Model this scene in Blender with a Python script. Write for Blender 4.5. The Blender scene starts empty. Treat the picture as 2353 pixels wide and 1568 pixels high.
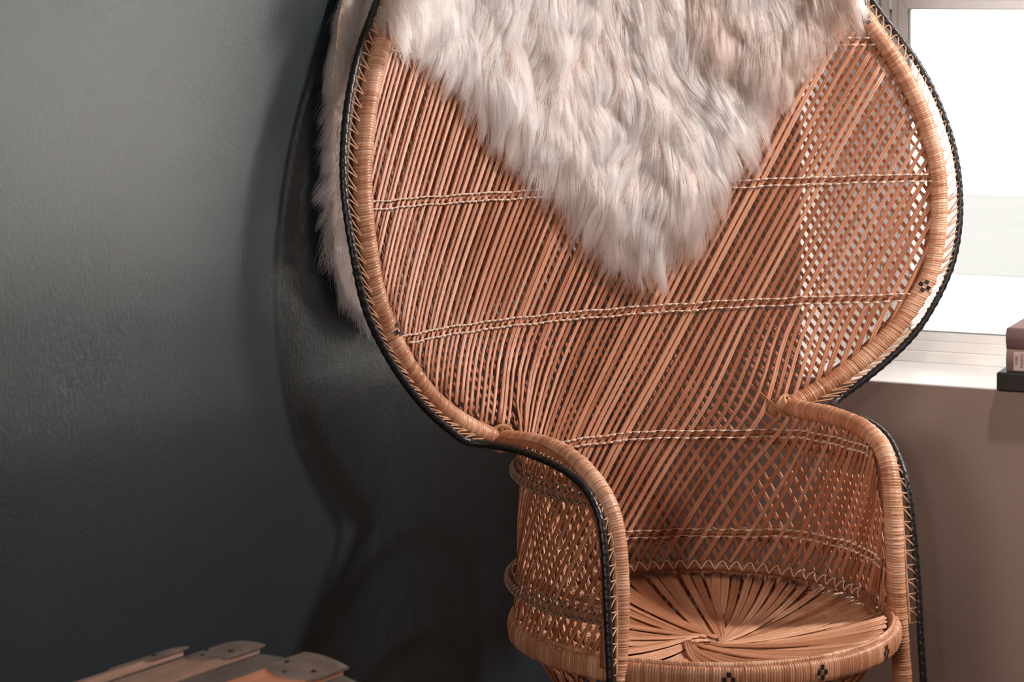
import bpy, math, random
import numpy as np
from mathutils import Vector, noise, kdtree

random.seed(11); rng = np.random.default_rng(11)
SC = bpy.context.scene
COL = SC.collection

# ------------------------------------------------------------------ camera, world, lamps, exposure
SC.view_settings.view_transform = 'Standard'
SC.view_settings.look = 'None'
SC.view_settings.gamma = 1.0
SC.view_settings.use_curve_mapping = False
SC.view_settings.exposure = 0.0

CAM_H = 1.27
cd = bpy.data.cameras.new('camera')
cam = bpy.data.objects.new('camera', cd); COL.objects.link(cam)
cam.location = (0, 0, CAM_H); cam.rotation_euler = (math.radians(90), 0, 0)
cd.sensor_width = 36.0; cd.lens = 5556.0 * 36.0 / 2353.0
cd.shift_y = -(784.0 + 10.0) / 2353.0
cd.clip_start = 0.05; cd.clip_end = 200
cd.dof.use_dof = True; cd.dof.focus_distance = 3.25; cd.dof.aperture_fstop = 11.0
SC.camera = cam

world = bpy.data.worlds.new('overcast_sky'); SC.world = world; world.use_nodes = True
wb = world.node_tree.nodes['Background']
wb.inputs[0].default_value = (1.0, 0.985, 0.965, 1); wb.inputs[1].default_value = 3.6

PHI = math.radians(23.7)                       # the window wall is turned away by this much
C0 = Vector((0.0498 * 4.25, 4.25, 0.0))        # the corner behind the chair
EX = Vector((math.cos(PHI), -math.sin(PHI), 0)); EN = Vector((math.sin(PHI), math.cos(PHI), 0))
WIN = (0.3032, 4.60, 0.6212, 2.35)             # opening in the window wall: x0 x1 z0 z1

def wall_point(x, y, z): return C0 + EX * x + EN * y + Vector((0, 0, z))

ld = bpy.data.lights.new('window_portal', 'AREA'); ld.shape = 'RECTANGLE'
ld.size = WIN[1] - WIN[0]; ld.size_y = WIN[3] - WIN[2]; ld.cycles.is_portal = True
lo = bpy.data.objects.new('window_portal', ld); COL.objects.link(lo)
lo.location = wall_point((WIN[0] + WIN[1]) / 2, 0.34, (WIN[2] + WIN[3]) / 2)
lo.rotation_euler = (math.radians(-90), 0, -PHI)

# the sun stands behind the house and lights the yard outside the window
sd = bpy.data.lights.new('sun', 'SUN'); sd.energy = 440.0; sd.angle = .01; sd.color = (1.0, .97, .93)
so = bpy.data.objects.new('sun', sd); COL.objects.link(so)
so.rotation_euler = (EN * .75 + Vector((0, 0, -1)) + EX * .15).to_track_quat('-Z', 'Y').to_euler()

# unseen spot added to light the chair, from the right in front
ld = bpy.data.lights.new('added_chair_spot', 'SPOT'); ld.energy = 285.0; ld.color = (1.0, .90, .86)
ld.shadow_soft_size = .13; ld.spot_size = math.radians(52); ld.spot_blend = .85
lo = bpy.data.objects.new('added_chair_spot', ld); COL.objects.link(lo); lo.location = (2.10, 3.00, 2.12)
lo.rotation_euler = (Vector((.36, 3.36, .95)) - lo.location).to_track_quat('-Z', 'Y').to_euler()
# an unseen spot added overhead to brighten the window frame and sill
ld = bpy.data.lights.new('window_fill_spot', 'SPOT'); ld.energy = 105.0; ld.color = (1.0, .94, .90)
ld.shadow_soft_size = .06; ld.spot_size = math.radians(56); ld.spot_blend = .8
lo = bpy.data.objects.new('window_fill_spot', ld); COL.objects.link(lo); lo.location = wall_point(1.10, -.60, 2.52)
lo.rotation_euler = (wall_point(1.12, .15, .80) - lo.location).to_track_quat('-Z', 'Y').to_euler()
# a small lamp assumed behind the camera, unseen, aimed at the window wall
ld = bpy.data.lights.new('assumed_room_lamp', 'SPOT'); ld.energy = 420.0; ld.color = (1.0, .90, .85)
ld.shadow_soft_size = .07; ld.spot_size = math.radians(28); ld.spot_blend = 1.0
lo = bpy.data.objects.new('assumed_room_lamp', ld); COL.objects.link(lo); lo.location = (-0.30, -0.9, 1.55)
lo.rotation_euler = (Vector((1.6, 4.0, .92)) - lo.location).to_track_quat('-Z', 'Y').to_euler()

# soft fill light added out of view behind the camera, to the left
ld = bpy.data.lights.new('room_fill', 'AREA'); ld.shape = 'DISK'; ld.size = .45; ld.energy = 46.0; ld.color = (1.0, .87, .80)
lo = bpy.data.objects.new('room_fill', ld); COL.objects.link(lo); lo.location = wall_point(1.05, -5.0, 1.60)
lo.rotation_euler = (Vector((.2, 3.3, .9)) - lo.location).to_track_quat('-Z', 'Y').to_euler()

# ------------------------------------------------------------------ materials
def mat(name, color=(.5, .5, .5), rough=.6, spec=.4):
    m = bpy.data.materials.new(name); m.use_nodes = True
    b = m.node_tree.nodes['Principled BSDF']
    b.inputs['Base Color'].default_value = (*color, 1); b.inputs['Roughness'].default_value = rough
    b.inputs['Specular IOR Level'].default_value = spec
    return m, m.node_tree.nodes, m.node_tree.links, b

def ramp(nodes, stops):
    r = nodes.new('ShaderNodeValToRGB'); e = r.color_ramp.elements
    while len(e) < len(stops): e.new(0.5)
    for i, (p, c) in enumerate(stops): e[i].position = p; e[i].color = (*c, 1)
    return r

def tex(nodes, links, scale, detail=3, coord='Object', stretch=None, rough=.5):
    tc = nodes.new('ShaderNodeTexCoord'); n = nodes.new('ShaderNodeTexNoise')
    n.inputs['Scale'].default_value = scale; n.inputs['Detail'].default_value = detail; n.inputs['Roughness'].default_value = rough
    if stretch:
        mp = nodes.new('ShaderNodeMapping'); mp.inputs['Scale'].default_value = stretch
        links.new(tc.outputs[coord], mp.inputs[0]); links.new(mp.outputs[0], n.inputs['Vector'])
    else: links.new(tc.outputs[coord], n.inputs['Vector'])
    return n

def bump(nodes, links, b, height, strength, dist):
    bp = nodes.new('ShaderNodeBump'); bp.inputs['Strength'].default_value = strength; bp.inputs['Distance'].default_value = dist
    links.new(height, bp.inputs['Height']); links.new(bp.outputs[0], b.inputs['Normal'])

def mathn(nodes, links, op, a, b):
    m = nodes.new('ShaderNodeMath'); m.operation = op
    for i, v in enumerate((a, b)):
        if isinstance(v, (int, float)): m.inputs[i].default_value = v
        else: links.new(v, m.inputs[i])
    return m.outputs[0]

def rattan(name, stops, use_attr, rough=.42, spec=.45, noise_amt=.55):
    m, N, L, b = mat(name, rough=rough, spec=spec)
    if use_attr:
        a = N.new('ShaderNodeAttribute'); a.attribute_name = 'tone'; base = a.outputs['Fac']
    else:
        a = N.new('ShaderNodeObjectInfo'); base = a.outputs['Random']
    n1 = tex(N, L, 38, 4); n2 = tex(N, L, 260, 3)
    v = mathn(N, L, 'ADD', n1.outputs['Fac'], n2.outputs['Fac'])
    v = mathn(N, L, 'MULTIPLY', mathn(N, L, 'SUBTRACT', v, 1.0), noise_amt)
    v = mathn(N, L, 'ADD', base, v)
    r = ramp(N, stops); L.new(v, r.inputs[0]); L.new(r.outputs[0], b.inputs['Base Color'])
    bump(N, L, b, n2.outputs['Fac'], .25, .0006)
    return m

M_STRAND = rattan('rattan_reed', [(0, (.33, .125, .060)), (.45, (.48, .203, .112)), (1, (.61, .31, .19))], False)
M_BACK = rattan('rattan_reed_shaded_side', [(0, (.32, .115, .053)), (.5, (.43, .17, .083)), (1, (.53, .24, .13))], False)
M_WRAP = rattan('rattan_wrapping', [(0, (.35, .15, .076)), (.45, (.55, .27, .150)), (1, (.72, .45, .31))], True, .36, .5, .5)
M_SEAT = rattan('rattan_seat_reed', [(0, (.36, .15, .075)), (.5, (.53, .25, .135)), (1, (.66, .37, .225))], False)
M_HOOP, N, L, b = mat('rattan_hoop', (.26, .10, .045), .5)
n = tex(N, L, 60, 4); r = ramp(N, [(.3, (.18, .065, .03)), (.7, (.34, .14, .065))]); L.new(n.outputs['Fac'], r.inputs[0]); L.new(r.outputs[0], b.inputs['Base Color'])
M_BIND, N, L, b = mat('pale_cane_binding', (.60, .42, .30), .5)
n = tex(N, L, 120, 3); r = ramp(N, [(.3, (.58, .42, .32)), (.7, (.78, .62, .51))]); L.new(n.outputs['Fac'], r.inputs[0]); L.new(r.outputs[0], b.inputs['Base Color'])
M_LASH, N, L, b = mat('shaded_cane_lashing', (.30, .19, .13), .55)  # darker cane: the shade outside the basket is put into the colour
n = tex(N, L, 90, 3); r = ramp(N, [(.3, (.20, .12, .08)), (.7, (.36, .24, .17))]); L.new(n.outputs['Fac'], r.inputs[0]); L.new(r.outputs[0], b.inputs['Base Color'])
M_LACE, N, L, b = mat('cane_lacing', (.55, .30, .18), .45)
n = tex(N, L, 80, 3); r = ramp(N, [(.3, (.42, .20, .10)), (.7, (.66, .38, .23))]); L.new(n.outputs['Fac'], r.inputs[0]); L.new(r.outputs[0], b.inputs['Base Color'])
M_CORD, N, L, b = mat('black_braid', (.012, .011, .011), .38, .5)
n = tex(N, L, 300, 2); bump(N, L, b, n.outputs['Fac'], .4, .0008)
M_INLAY, N, L, b = mat('black_inlay', (.010, .009, .009), .55)
n = tex(N, L, 400, 2); bump(N, L, b, n.outputs['Fac'], .3, .0005)

M_DARKWALL, N, L, b = mat('slate_wall_paint', (.055, .066, .070), .42, .55)
n1 = tex(N, L, 150, 4); n2 = tex(N, L, 1.3, 4); n3 = tex(N, L, 420, 2)
r = ramp(N, [(.30, (.0075, .0150, .0195)), (.70, (.0120, .0215, .0270))]); L.new(n2.outputs['Fac'], r.inputs[0])
vo = N.new('ShaderNodeTexVoronoi'); vo.inputs['Scale'].default_value = 9.0
tc = N.new('ShaderNodeTexCoord'); L.new(tc.outputs['Object'], vo.inputs['Vector'])
sp = ramp(N, [(.010, (0, 0, 0)), (.016, (1, 1, 1))]); L.new(vo.outputs['Distance'], sp.inputs[0])
mx = N.new('ShaderNodeMix'); mx.data_type = 'RGBA'; mx.blend_type = 'MULTIPLY'; mx.inputs['Factor'].default_value = .7
L.new(r.outputs[0], mx.inputs['A']); L.new(sp.outputs[0], mx.inputs['B']); L.new(mx.outputs['Result'], b.inputs['Base Color'])
hh = mathn(N, L, 'ADD', n1.outputs['Fac'], mathn(N, L, 'MULTIPLY', n3.outputs['Fac'], .4))
bump(N, L, b, hh, .22, .002)

M_BEIGE, N, L, b = mat('greige_wall_paint', (.36, .25, .20), .8, .25)
n1 = tex(N, L, 160, 4); n2 = tex(N, L, 2.0, 3)
r = ramp(N, [(.3, (.27, .192, .158)), (.7, (.30, .214, .18))]); L.new(n2.outputs['Fac'], r.inputs[0]); L.new(r.outputs[0], b.inputs['Base Color'])
bump(N, L, b, n1.outputs['Fac'], .2, .002)
M_FLOOR, N, L, b = mat('floorboards', (.22, .13, .08), .5)
n1 = tex(N, L, 6, 5, stretch=(1, 12, 1)); r = ramp(N, [(.3, (.15, .085, .05)), (.7, (.27, .165, .10))]); L.new(n1.outputs['Fac'], r.inputs[0]); L.new(r.outputs[0], b.inputs['Base Color'])
M_CEIL, N, L, b = mat('ceiling_paint', (.22, .21, .20), .85)
n1 = tex(N, L, 90, 3); bump(N, L, b, n1.outputs['Fac'], .1, .002)
M_WHITE, N, L, b = mat('white_gloss_paint', (.80, .77, .74), .42)
n1 = tex(N, L, 30, 4); r = ramp(N, [(.3, (.86, .83, .80)), (.7, (.91, .885, .86))]); L.new(n1.outputs['Fac'], r.inputs[0]); L.new(r.outputs[0], b.inputs['Base Color'])
M_GASKET, N, L, b = mat('grey_gasket', (.10, .095, .09), .6)
n1 = tex(N, L, 90, 2); bump(N, L, b, n1.outputs['Fac'], .1, .001)

M_GLASS = bpy.data.materials.new('window_glass'); M_GLASS.use_nodes = True
N = M_GLASS.node_tree.nodes; L = M_GLASS.node_tree.links; N.clear()
o = N.new('ShaderNodeOutputMaterial'); mix = N.new('ShaderNodeMixShader'); tr = N.new('ShaderNodeBsdfTransparent'); gl = N.new('ShaderNodeBsdfGlossy')
fr = N.new('ShaderNodeFresnel'); fr.inputs[0].default_value = 1.45; gl.inputs['Roughness'].default_value = .02
tr.inputs[0].default_value = (.95, .96, .955, 1)
L.new(fr.outputs[0], mix.inputs[0]); L.new(tr.outputs[0], mix.inputs[1]); L.new(gl.outputs[0], mix.inputs[2]); L.new(mix.outputs[0], o.inputs[0])

# ------------------------------------------------------------------ mesh helpers
def new_mesh(name, V, F, material, parent=None, smooth=True, tone=None, kind=None, label=None):
    me = bpy.data.meshes.new(name)
    me.from_pydata([tuple(v) for v in V], [], [tuple(f) for f in F])
    me.materials.append(material)
    if smooth: me.polygons.foreach_set('use_smooth', [True] * len(me.polygons))
    if tone is not None:
        at = me.attributes.new('tone', 'FLOAT', 'POINT'); at.data.foreach_set('value', np.asarray(tone, np.float32))
    me.update()
    ob = bpy.data.objects.new(name, me); COL.objects.link(ob)
    if parent is not None: ob.parent = parent
    if kind: ob['kind'] = kind
    if label: ob['label'] = label
    return ob

def tag(o, label=None, cat=None, group=None, kind=None):
    if label: o['label'] = label
    if cat: o['category'] = cat
    if group: o['group'] = group
    if kind: o['kind'] = kind
    return o

def empty(name, loc, rz=0):
    o = bpy.data.objects.new(name, None); COL.objects.link(o); o.location = loc; o.rotation_euler = (0, 0, rz)
    o.empty_display_size = .1
    return o

def box_vf(x0, x1, y0, y1, z0, z1, bev=0.0):
    """A box with chamfered edges (24 corner vertices) or a plain one."""
    if bev <= 0:
        V = [(x, y, z) for z in (z0, z1) for y in (y0, y1) for x in (x0, x1)]
        F = [(0, 2, 3, 1), (4, 5, 7, 6), (0, 1, 5, 4), (2, 6, 7, 3), (0, 4, 6, 2), (1, 3, 7, 5)]
        return V, F
    V, idx = [], {}
    for k, z in enumerate((z0, z1)):
        for j, y in enumerate((y0, y1)):
            for i, x in enumerate((x0, x1)):
                sx, sy, sz = (1 if i == 0 else -1), (1 if j == 0 else -1), (1 if k == 0 else -1)
                for ax in range(3):
                    p = [x + sx * bev, y + sy * bev, z + sz * bev]
                    p[ax] = (x, y, z)[ax]
                    idx[(i, j, k, ax)] = len(V); V.append(tuple(p))
    F = []
    for s in (0, 1):
        F.append([idx[(s, a, c, 0)] for a, c in ((0, 0), (1, 0), (1, 1), (0, 1))])
        F.append([idx[(a, s, c, 1)] for a, c in ((0, 0), (1, 0), (1, 1), (0, 1))])
        F.append([idx[(a, c, s, 2)] for a, c in ((0, 0), (1, 0), (1, 1), (0, 1))])
    for a in (0, 1):
        for c in (0, 1):
            F.append([idx[(0, a, c, 1)], idx[(1, a, c, 1)], idx[(1, a, c, 2)], idx[(0, a, c, 2)]])
            F.append([idx[(a, 0, c, 0)], idx[(a, 1, c, 0)], idx[(a, 1, c, 2)], idx[(a, 0, c, 2)]])
            F.append([idx[(a, c, 0, 0)], idx[(a, c, 1, 0)], idx[(a, c, 1, 1)], idx[(a, c, 0, 1)]])
    for i in (0, 1):
        for j in (0, 1):
            for k in (0, 1): F.append([idx[(i, j, k, ax)] for ax in range(3)])
    return V, F

def fix_normals(ob):
    import bmesh
    bm = bmesh.new(); bm.from_mesh(ob.data); bmesh.ops.recalc_face_normals(bm, faces=bm.faces); bm.to_mesh(ob.data); bm.free()
    return ob

def add_box(name, dims, material, parent=None, bev=0.0, **kw):
    V, F = box_vf(*dims, bev)
    return fix_normals(new_mesh(name, V, F, material, parent, smooth=False, **kw))

def resample(P, step=None, n=None):
    P = np.asarray(P, float); d = np.r_[0, np.cumsum(np.linalg.norm(np.diff(P, axis=0), axis=1))]
    if n is None: n = max(2, int(round(d[-1] / step)) + 1)
    s = np.linspace(0, d[-1], n)
    return np.stack([np.interp(s, d, P[:, k]) for k in range(3)], 1)

def spline(P, per=12):
    """Catmull-Rom through the points."""
    P = np.asarray(P, float); Q = np.vstack([2 * P[0] - P[1], P, 2 * P[-1] - P[-2]]); out = []
    for i in range(1, len(Q) - 2):
        p0, p1, p2, p3 = Q[i - 1], Q[i], Q[i + 1], Q[i + 2]
        for t in np.linspace(0, 1, per, endpoint=False):
            out.append(.5 * ((2 * p1) + (-p0 + p2) * t + (2 * p0 - 5 * p1 + 4 * p2 - p3) * t * t + (-p0 + 3 * p1 - 3 * p2 + p3) * t ** 3))
    out.append(P[-1])
    return np.array(out)

def frames(P, ref=None, closed=False):
    """Tangent, normal and binormal along a path; the normal keeps as close to ref as it can, or is carried along."""
    T = np.gradient(P, axis=0)
    if closed: T = np.roll(P, -1, 0) - np.roll(P, 1, 0)
    T /= np.linalg.norm(T, axis=1)[:, None] + 1e-12
    if ref is not None:
        R = np.broadcast_to(np.asarray(ref, float), P.shape)
        Nn = R - (R * T).sum(1)[:, None] * T
    else:
        Nn = np.zeros_like(P); v = np.array([0, 0, 1.]) if abs(T[0][2]) < .9 else np.array([1., 0, 0])
        for i in range(len(P)):
            v = v - (v @ T[i]) * T[i]; v /= np.linalg.norm(v); Nn[i] = v
    Nn /= np.linalg.norm(Nn, axis=1)[:, None] + 1e-12
    return T, Nn, np.cross(T, Nn)

def tube_vf(P, r, nv=8, ref=None, closed=False, caps=True, base=0):
    P = np.asarray(P, float); T, A, B = frames(P, ref, closed); n = len(P)
    r = np.broadcast_to(np.asarray(r, float), (n,))
    th = np.linspace(0, 2 * np.pi, nv, endpoint=False)
    V = P[:, None] + r[:, None, None] * (np.cos(th)[None, :, None] * A[:, None] + np.sin(th)[None, :, None] * B[:, None])
    V = V.reshape(-1, 3); F = []
    for i in range(n if closed else n - 1):
        j = (i + 1) % n
        for k in range(nv):
            k2 = (k + 1) % nv
            F.append((base + i * nv + k, base + i * nv + k2, base + j * nv + k2, base + j * nv + k))
    if caps and not closed:
        F.append(tuple(base + k for k in range(nv))[::-1]); F.append(tuple(base + (n - 1) * nv + k for k in range(nv)))
    return V, F

def tube(name, P, r, material, parent, nv=8, ref=None, closed=False, **kw):
    V, F = tube_vf(P, r, nv, ref, closed)
    return new_mesh(name, V, F, material, parent, **kw)

def join_tubes(name, paths, r, material, parent, nv=6, ref=None, **kw):
    V, F = [], []
    for i, P in enumerate(paths):
        v, f = tube_vf(P, r, nv, ref[i] if ref is not None else None, base=len(V)); V.extend(v.tolist()); F.extend(f)
    return new_mesh(name, V, F, material, parent, **kw)

def wrapped_tube(name, P, rx, ry, period, material, parent, nv=14, ref=None, closed=False, slant=.12, lift=.0006, groove=.0005, square=1.0, patches=0.25, **kw):
    """A cane bound edge to edge with strip: every turn of the strip is a raised rib with its own tone and slight lift."""
    P = np.asarray(P, float)
    if closed:
        P = resample(np.vstack([P, P[:1]]), step=period / 4)[:-1]
        n = len(P) // 4 * 4; P = resample(np.vstack([P, P[:1]]), n=n + 1)[:-1]
    else: P = resample(P, step=period / 4); n = len(P)
    T, A, B = frames(P, ref, closed)
    nw = n // 4 + 2
    up = rng.normal(0, lift * .45, nw); tn = rng.random(nw)
    slow = np.interp(np.arange(nw), np.arange(0, nw + 9, 9), rng.random(nw // 9 + 2))
    tn = np.clip(.55 * tn + .75 * slow - .15, 0, 1)
    prof = np.array([-groove, 0, groove * .25, 0])
    # the strips are not all equally wide: shift the section along the path a little
    i = np.arange(n); w = i // 4; j = i % 4
    jit = rng.normal(0, period * .06, nw); shift = jit[w]
    th = np.linspace(0, 2 * np.pi, nv, endpoint=False)
    ct, st = np.cos(th), np.sin(th)
    if square != 1.0:
        ct = np.sign(ct) * np.abs(ct) ** square; st = np.sign(st) * np.abs(st) ** square
    off = (prof[j] + up[w])[:, None]
    sl = rng.normal(slant, .06, nw)[w]
    V = P[:, None] + ((rx + off) * ct[None])[:, :, None] * A[:, None] + ((ry + off) * st[None])[:, :, None] * B[:, None]
    V = V + T[:, None] * (shift[:, None] + sl[:, None] * (rx + ry) * .5 * np.sin(th)[None])[:, :, None]
    tone = np.repeat(np.clip(tn[w] - .55 * (j == 0), -.5, 1), nv)
    V = V.reshape(-1, 3); F = []
    for i in range(n if closed else n - 1):
        q = (i + 1) % n
        for k in range(nv):
            k2 = (k + 1) % nv
            F.append((i * nv + k, i * nv + k2, q * nv + k2, q * nv + k))
    if not closed:
        F.append(tuple(range(nv))[::-1]); F.append(tuple((n - 1) * nv + k for k in range(nv)))
    return new_mesh(name, V, F, material, parent, tone=tone, **kw)

def reed_vf(P, Nrm, width, rods, thick, taper=None):
    """A flat bundle of half round reeds lying side by side along a path; Nrm points to its rounded face."""
    P = np.asarray(P, float); T, A, B = frames(P, Nrm); n = len(P)
    xs, ys = [], []
    for k in range(rods):
        for t in (0.04, .28, .72, .96):
            xs.append((k + t) / rods - .5); ys.append(math.sin(math.pi * t) ** .6)
    xs += [.46, -.46]; ys += [-.35, -.35]
    xs = np.array(xs) * width; ys = np.array(ys) * thick
    tp = np.ones(n) if taper is None else np.asarray(taper)
    V = P[:, None] + (tp[:, None] * xs[None])[:, :, None] * B[:, None] + ys[None, :, None] * A[:, None]
    m = len(xs); V = V.reshape(-1, 3); F = []
    for i in range(n - 1):
        for k in range(m):
            k2 = (k + 1) % m
            F.append((i * m + k, i * m + k2, (i + 1) * m + k2, (i + 1) * m + k))
    F.append(tuple(range(m))[::-1]); F.append(tuple((n - 1) * m + k for k in range(m)))
    return V, F

# ------------------------------------------------------------------ the room
RW = empty('wall_right_origin', C0, -PHI)
RW.name = 'wall_right'; RW['kind'] = 'structure'
x0, x1, z0, z1 = WIN
V, F = [], []
for d in ((0, x0, 0, .30, 0, 2.6), (x0, x1, 0, .30, 0, z0 - .003), (x0, x1, 0, .30, z1, 2.6), (x1, 5.0, 0, .30, 0, 2.6)):
    v, f = box_vf(*d); F += [tuple(i + len(V) for i in q) for q in f]; V += v
bpy.data.objects.remove(RW)
def structure(name, V, F, m, loc=C0, rz=-PHI):
    o = fix_normals(new_mesh(name, V, F, m, smooth=False)); o.location = loc; o.rotation_euler = (0, 0, rz); o['kind'] = 'structure'
    return o
structure('wall_right', V, F, M_BEIGE)
structure('wall_left', *box_vf(-.2, 0, -5.6, .30, 0, 2.6), M_DARKWALL)
structure('floor', *box_vf(-.2, 5.2, -5.6, .30, -.1, 0), M_FLOOR)
structure('ceiling', *box_vf(-.2, 5.2, -5.6, .30, 2.6, 2.7), M_CEIL)
structure('wall_back', *box_vf(-.2, 5.2, -5.8, -5.6, 0, 2.6), M_DARKWALL)
structure('wall_side', *box_vf(5.0, 5.2, -5.6, .30, 0, 2.6), M_DARKWALL)

W1 = empty('window_1', C0, -PHI); W1['kind'] = 'structure'
D = .2318                                          # the frame stands this deep in the reveal
g = .004
add_box('window_sill', (x0, x1, .0, D + .06, z0 - .003, z0), M_WHITE, W1, .0006)
add_box('jamb_lining', (x0 + .0002, x0 + g, .001, D, z0, z1), M_WHITE, W1, .001)
add_box('jamb_lining', (x1 - g, x1, .001, D, z0, z1), M_WHITE, W1, .001)
add_box('head_lining', (x0, x1, .001, D, z1 - g, z1), M_WHITE, W1, .001)
# outer frame: stepped bottom rail, left stile, right stile, transom
add_box('bottom_rail', (x0, x1, D, D + .065, z0, .6404), M_WHITE, W1, .0015)
add_box('bottom_rail', (x0, x1, D + .006, D + .065, .6404, .6586), M_WHITE, W1, .0015)
add_box('frame_stile', (x0, .3576, D - .004, D + .065, z0, z1), M_WHITE, W1, .002)
add_box('frame_stile', (.3606, .3812, D, D + .065, z0, z1), M_WHITE, W1, .002)
add_box('frame_stile', (.3842, .3970, D + .002, D + .065, z0, z1), M_WHITE, W1, .001)
add_box('track_slip', (.3975, .4009, D - .003, D + .03, z0, 1.2434), M_WHITE, W1, .0005)
add_box('track_slip', (.4024, .4127, D + .004, D + .05, z0, z1), M_WHITE, W1, .001)
add_box('latch_stop', (.4012, .4039, D - .001, D + .02, 1.2395, 1.2459), M_GASKET, W1, .0004)
add_box('frame_stile', (x1 - .06, x1, D, D + .065, z0, z1), M_WHITE, W1, .002)
add_box('mullion', (1.724, 1.790, D, D + .065, .6586, z1 - .05), M_WHITE, W1, .002)
add_box('mullion', (3.13, 3.19, D, D + .065, .6586, z1 - .05), M_WHITE, W1, .002)
for xa, xb in ((1.790, 3.13), (3.19, x1 - .06)):
    add_box('glass_pane', (xa, xb, D + .024, D + .028, .6586, z1 - .05), M_GLASS, W1)
add_box('head_rail', (x0, x1, D, D + .065, z1 - .05, z1), M_WHITE, W1, .002)
# the sash with mitred corners
ga, gb, gz0, gz1 = .4314, 1.70, .6738, 1.2464
def mitred(name, quad, y0, y1):
    V = [(x, y, z) for y in (y0, y1) for (x, z) in quad]
    F = [(0, 1, 2, 3), (7, 6, 5, 4)] + [(i, (i + 1) % 4, 4 + (i + 1) % 4, 4 + i) for i in range(4)]
    return fix_normals(new_mesh(name, V, F, M_WHITE, W1, smooth=False))
e = .0003
ox0, ox1, oz0, oz1 = ga - .0182, gb + .022, .6591, gz1 + .024
mitred('sash_stile', [(ox0, oz0 + e), (ga, gz0 + e), (ga, gz1 - e), (ox0, oz1 - e)], D + .010, D + .045)
mitred('sash_stile', [(gb, gz0 + e), (ox1, oz0 + e), (ox1, oz1 - e), (gb, gz1 - e)], D + .010, D + .045)
mitred('sash_rail', [(ox0 + e, oz1), (ga + e, gz1), (gb - e, gz1), (ox1 - e, oz1)], D + .010, D + .045)
mitred('sash_rail', [(ox0 + e, oz0), (ox1 - e, oz0), (gb - e, gz0), (ga + e, gz0)], D + .010, D + .045)
add_box('sash_gasket', (ga - .0006, ga + .0016, D + .014, D + .028, gz0, gz1), M_GASKET, W1)
add_box('sash_gasket', (ga, gb, D + .014, D + .028, gz1 - .0012, gz1 + .0005), M_GASKET, W1)
add_box('sash_gasket', (ga, gb, D + .014, D + .028, gz0 - .0005, gz0 + .0012), M_GASKET, W1)
add_box('glass_pane', (ga, gb, D + .024, D + .028, gz0, gz1), M_GLASS, W1)
add_box('upper_rail', (ox0, ox1, D + .002, D + .06, oz1 + .001, oz1 + .045), M_WHITE, W1, .002)
add_box('glass_pane', (ox0, ox1, D + .024, D + .028, oz1 + .045, z1 - .05), M_GLASS, W1)
add_box('outer_sill', (x0, x1, .30, .42, .650, .662), M_WHITE, W1, .002)

# ------------------------------------------------------------------ outside: pale yard, a grey drive, a white house front
def outside(name, V, F, c, label, cat):
    m, N, L, b = mat(name + '_surface', c, .9, .1)
    n = tex(N, L, 1.5, 4); r = ramp(N, [(.3, tuple(.93 * k for k in c)), (.7, tuple(min(1, 1.05 * k) for k in c))]); L.new(n.outputs['Fac'], r.inputs[0]); L.new(r.outputs[0], b.inputs['Base Color'])
    o = fix_normals(new_mesh(name, V, F, m, smooth=False)); o.location = C0; o.rotation_euler = (0, 0, -PHI)
    return o
o = outside('ground', *box_vf(-14, 30, .45, 45, -.65, -.55), (.62, .605, .59), None, None); o['kind'] = 'structure'
o = outside('grey_drive_1', *box_vf(-14, 30, 11.5, 18.0, -.55, -.53), (.0046, .0046, .0045), None, None); o['kind'] = 'structure'  # the grey drive across the yard

# ------------------------------------------------------------------ chair: frame curves measured in chair space (across, forward, up from the seat)
TH = math.radians(31.5); SEAT_Z = CAM_H - .8441
CH = empty('peacock_chair', (0.261, 3.3, 0), TH)
tag(CH, 'honey-brown woven rattan peacock chair with a wide round hood and black piping', 'chair')
def loc(P):
    P = np.atleast_2d(np.asarray(P, float)); return np.stack([P[:, 0], -P[:, 1], P[:, 2] + SEAT_Z], 1)

RIM = [(0.4046, -0.1513, 0.8151), (0.4204, -0.1382, 0.7887), (0.4409, -0.1219, 0.7511), (0.4597, -0.1059, 0.7082), (0.4729, -0.0925, 0.6659), (0.4812, -0.0829, 0.6276), (0.485, -0.0766, 0.598), (0.4858, -0.0717, 0.5684), (0.484, -0.0678, 0.5316), (0.4791, -0.0651, 0.4926), (0.4715, -0.0636, 0.4582), (0.4628, -0.0637, 0.4327), (0.4498, -0.0667, 0.4078), (0.4291, -0.0736, 0.3762), (0.4022, -0.0837, 0.3432), (0.3704, -0.0967, 0.3128), (0.3342, -0.1103, 0.2859), (0.295, -0.1221, 0.2632), (0.2548, -0.133, 0.2447)]
RIM_TOP = [(0.0, -.272, .995), (.09, -.268, .991), (.18, -.252, .974), (.27, -.222, .934), (.345, -.187, .880)]
ARM = [(0.236, -0.150, 0.238), (0.2415, -0.1106, 0.2429), (0.2354, -0.0653, 0.2461), (0.236, -0.0079, 0.2467), (0.2391, 0.0473, 0.2392), (0.2382, 0.0854, 0.2239), (0.2339, 0.1077, 0.2036), (0.2298, 0.12, 0.1789), (0.2273, 0.1266, 0.1483), (0.2265, 0.1307, 0.1107), (0.2271, 0.1328, 0.0698), (0.229, 0.1339, 0.0289), (0.2317, 0.1345, -0.012), (.237, .138, -.10), (.248, .146, -.25), (.262, .156, -.4255)]
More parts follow.
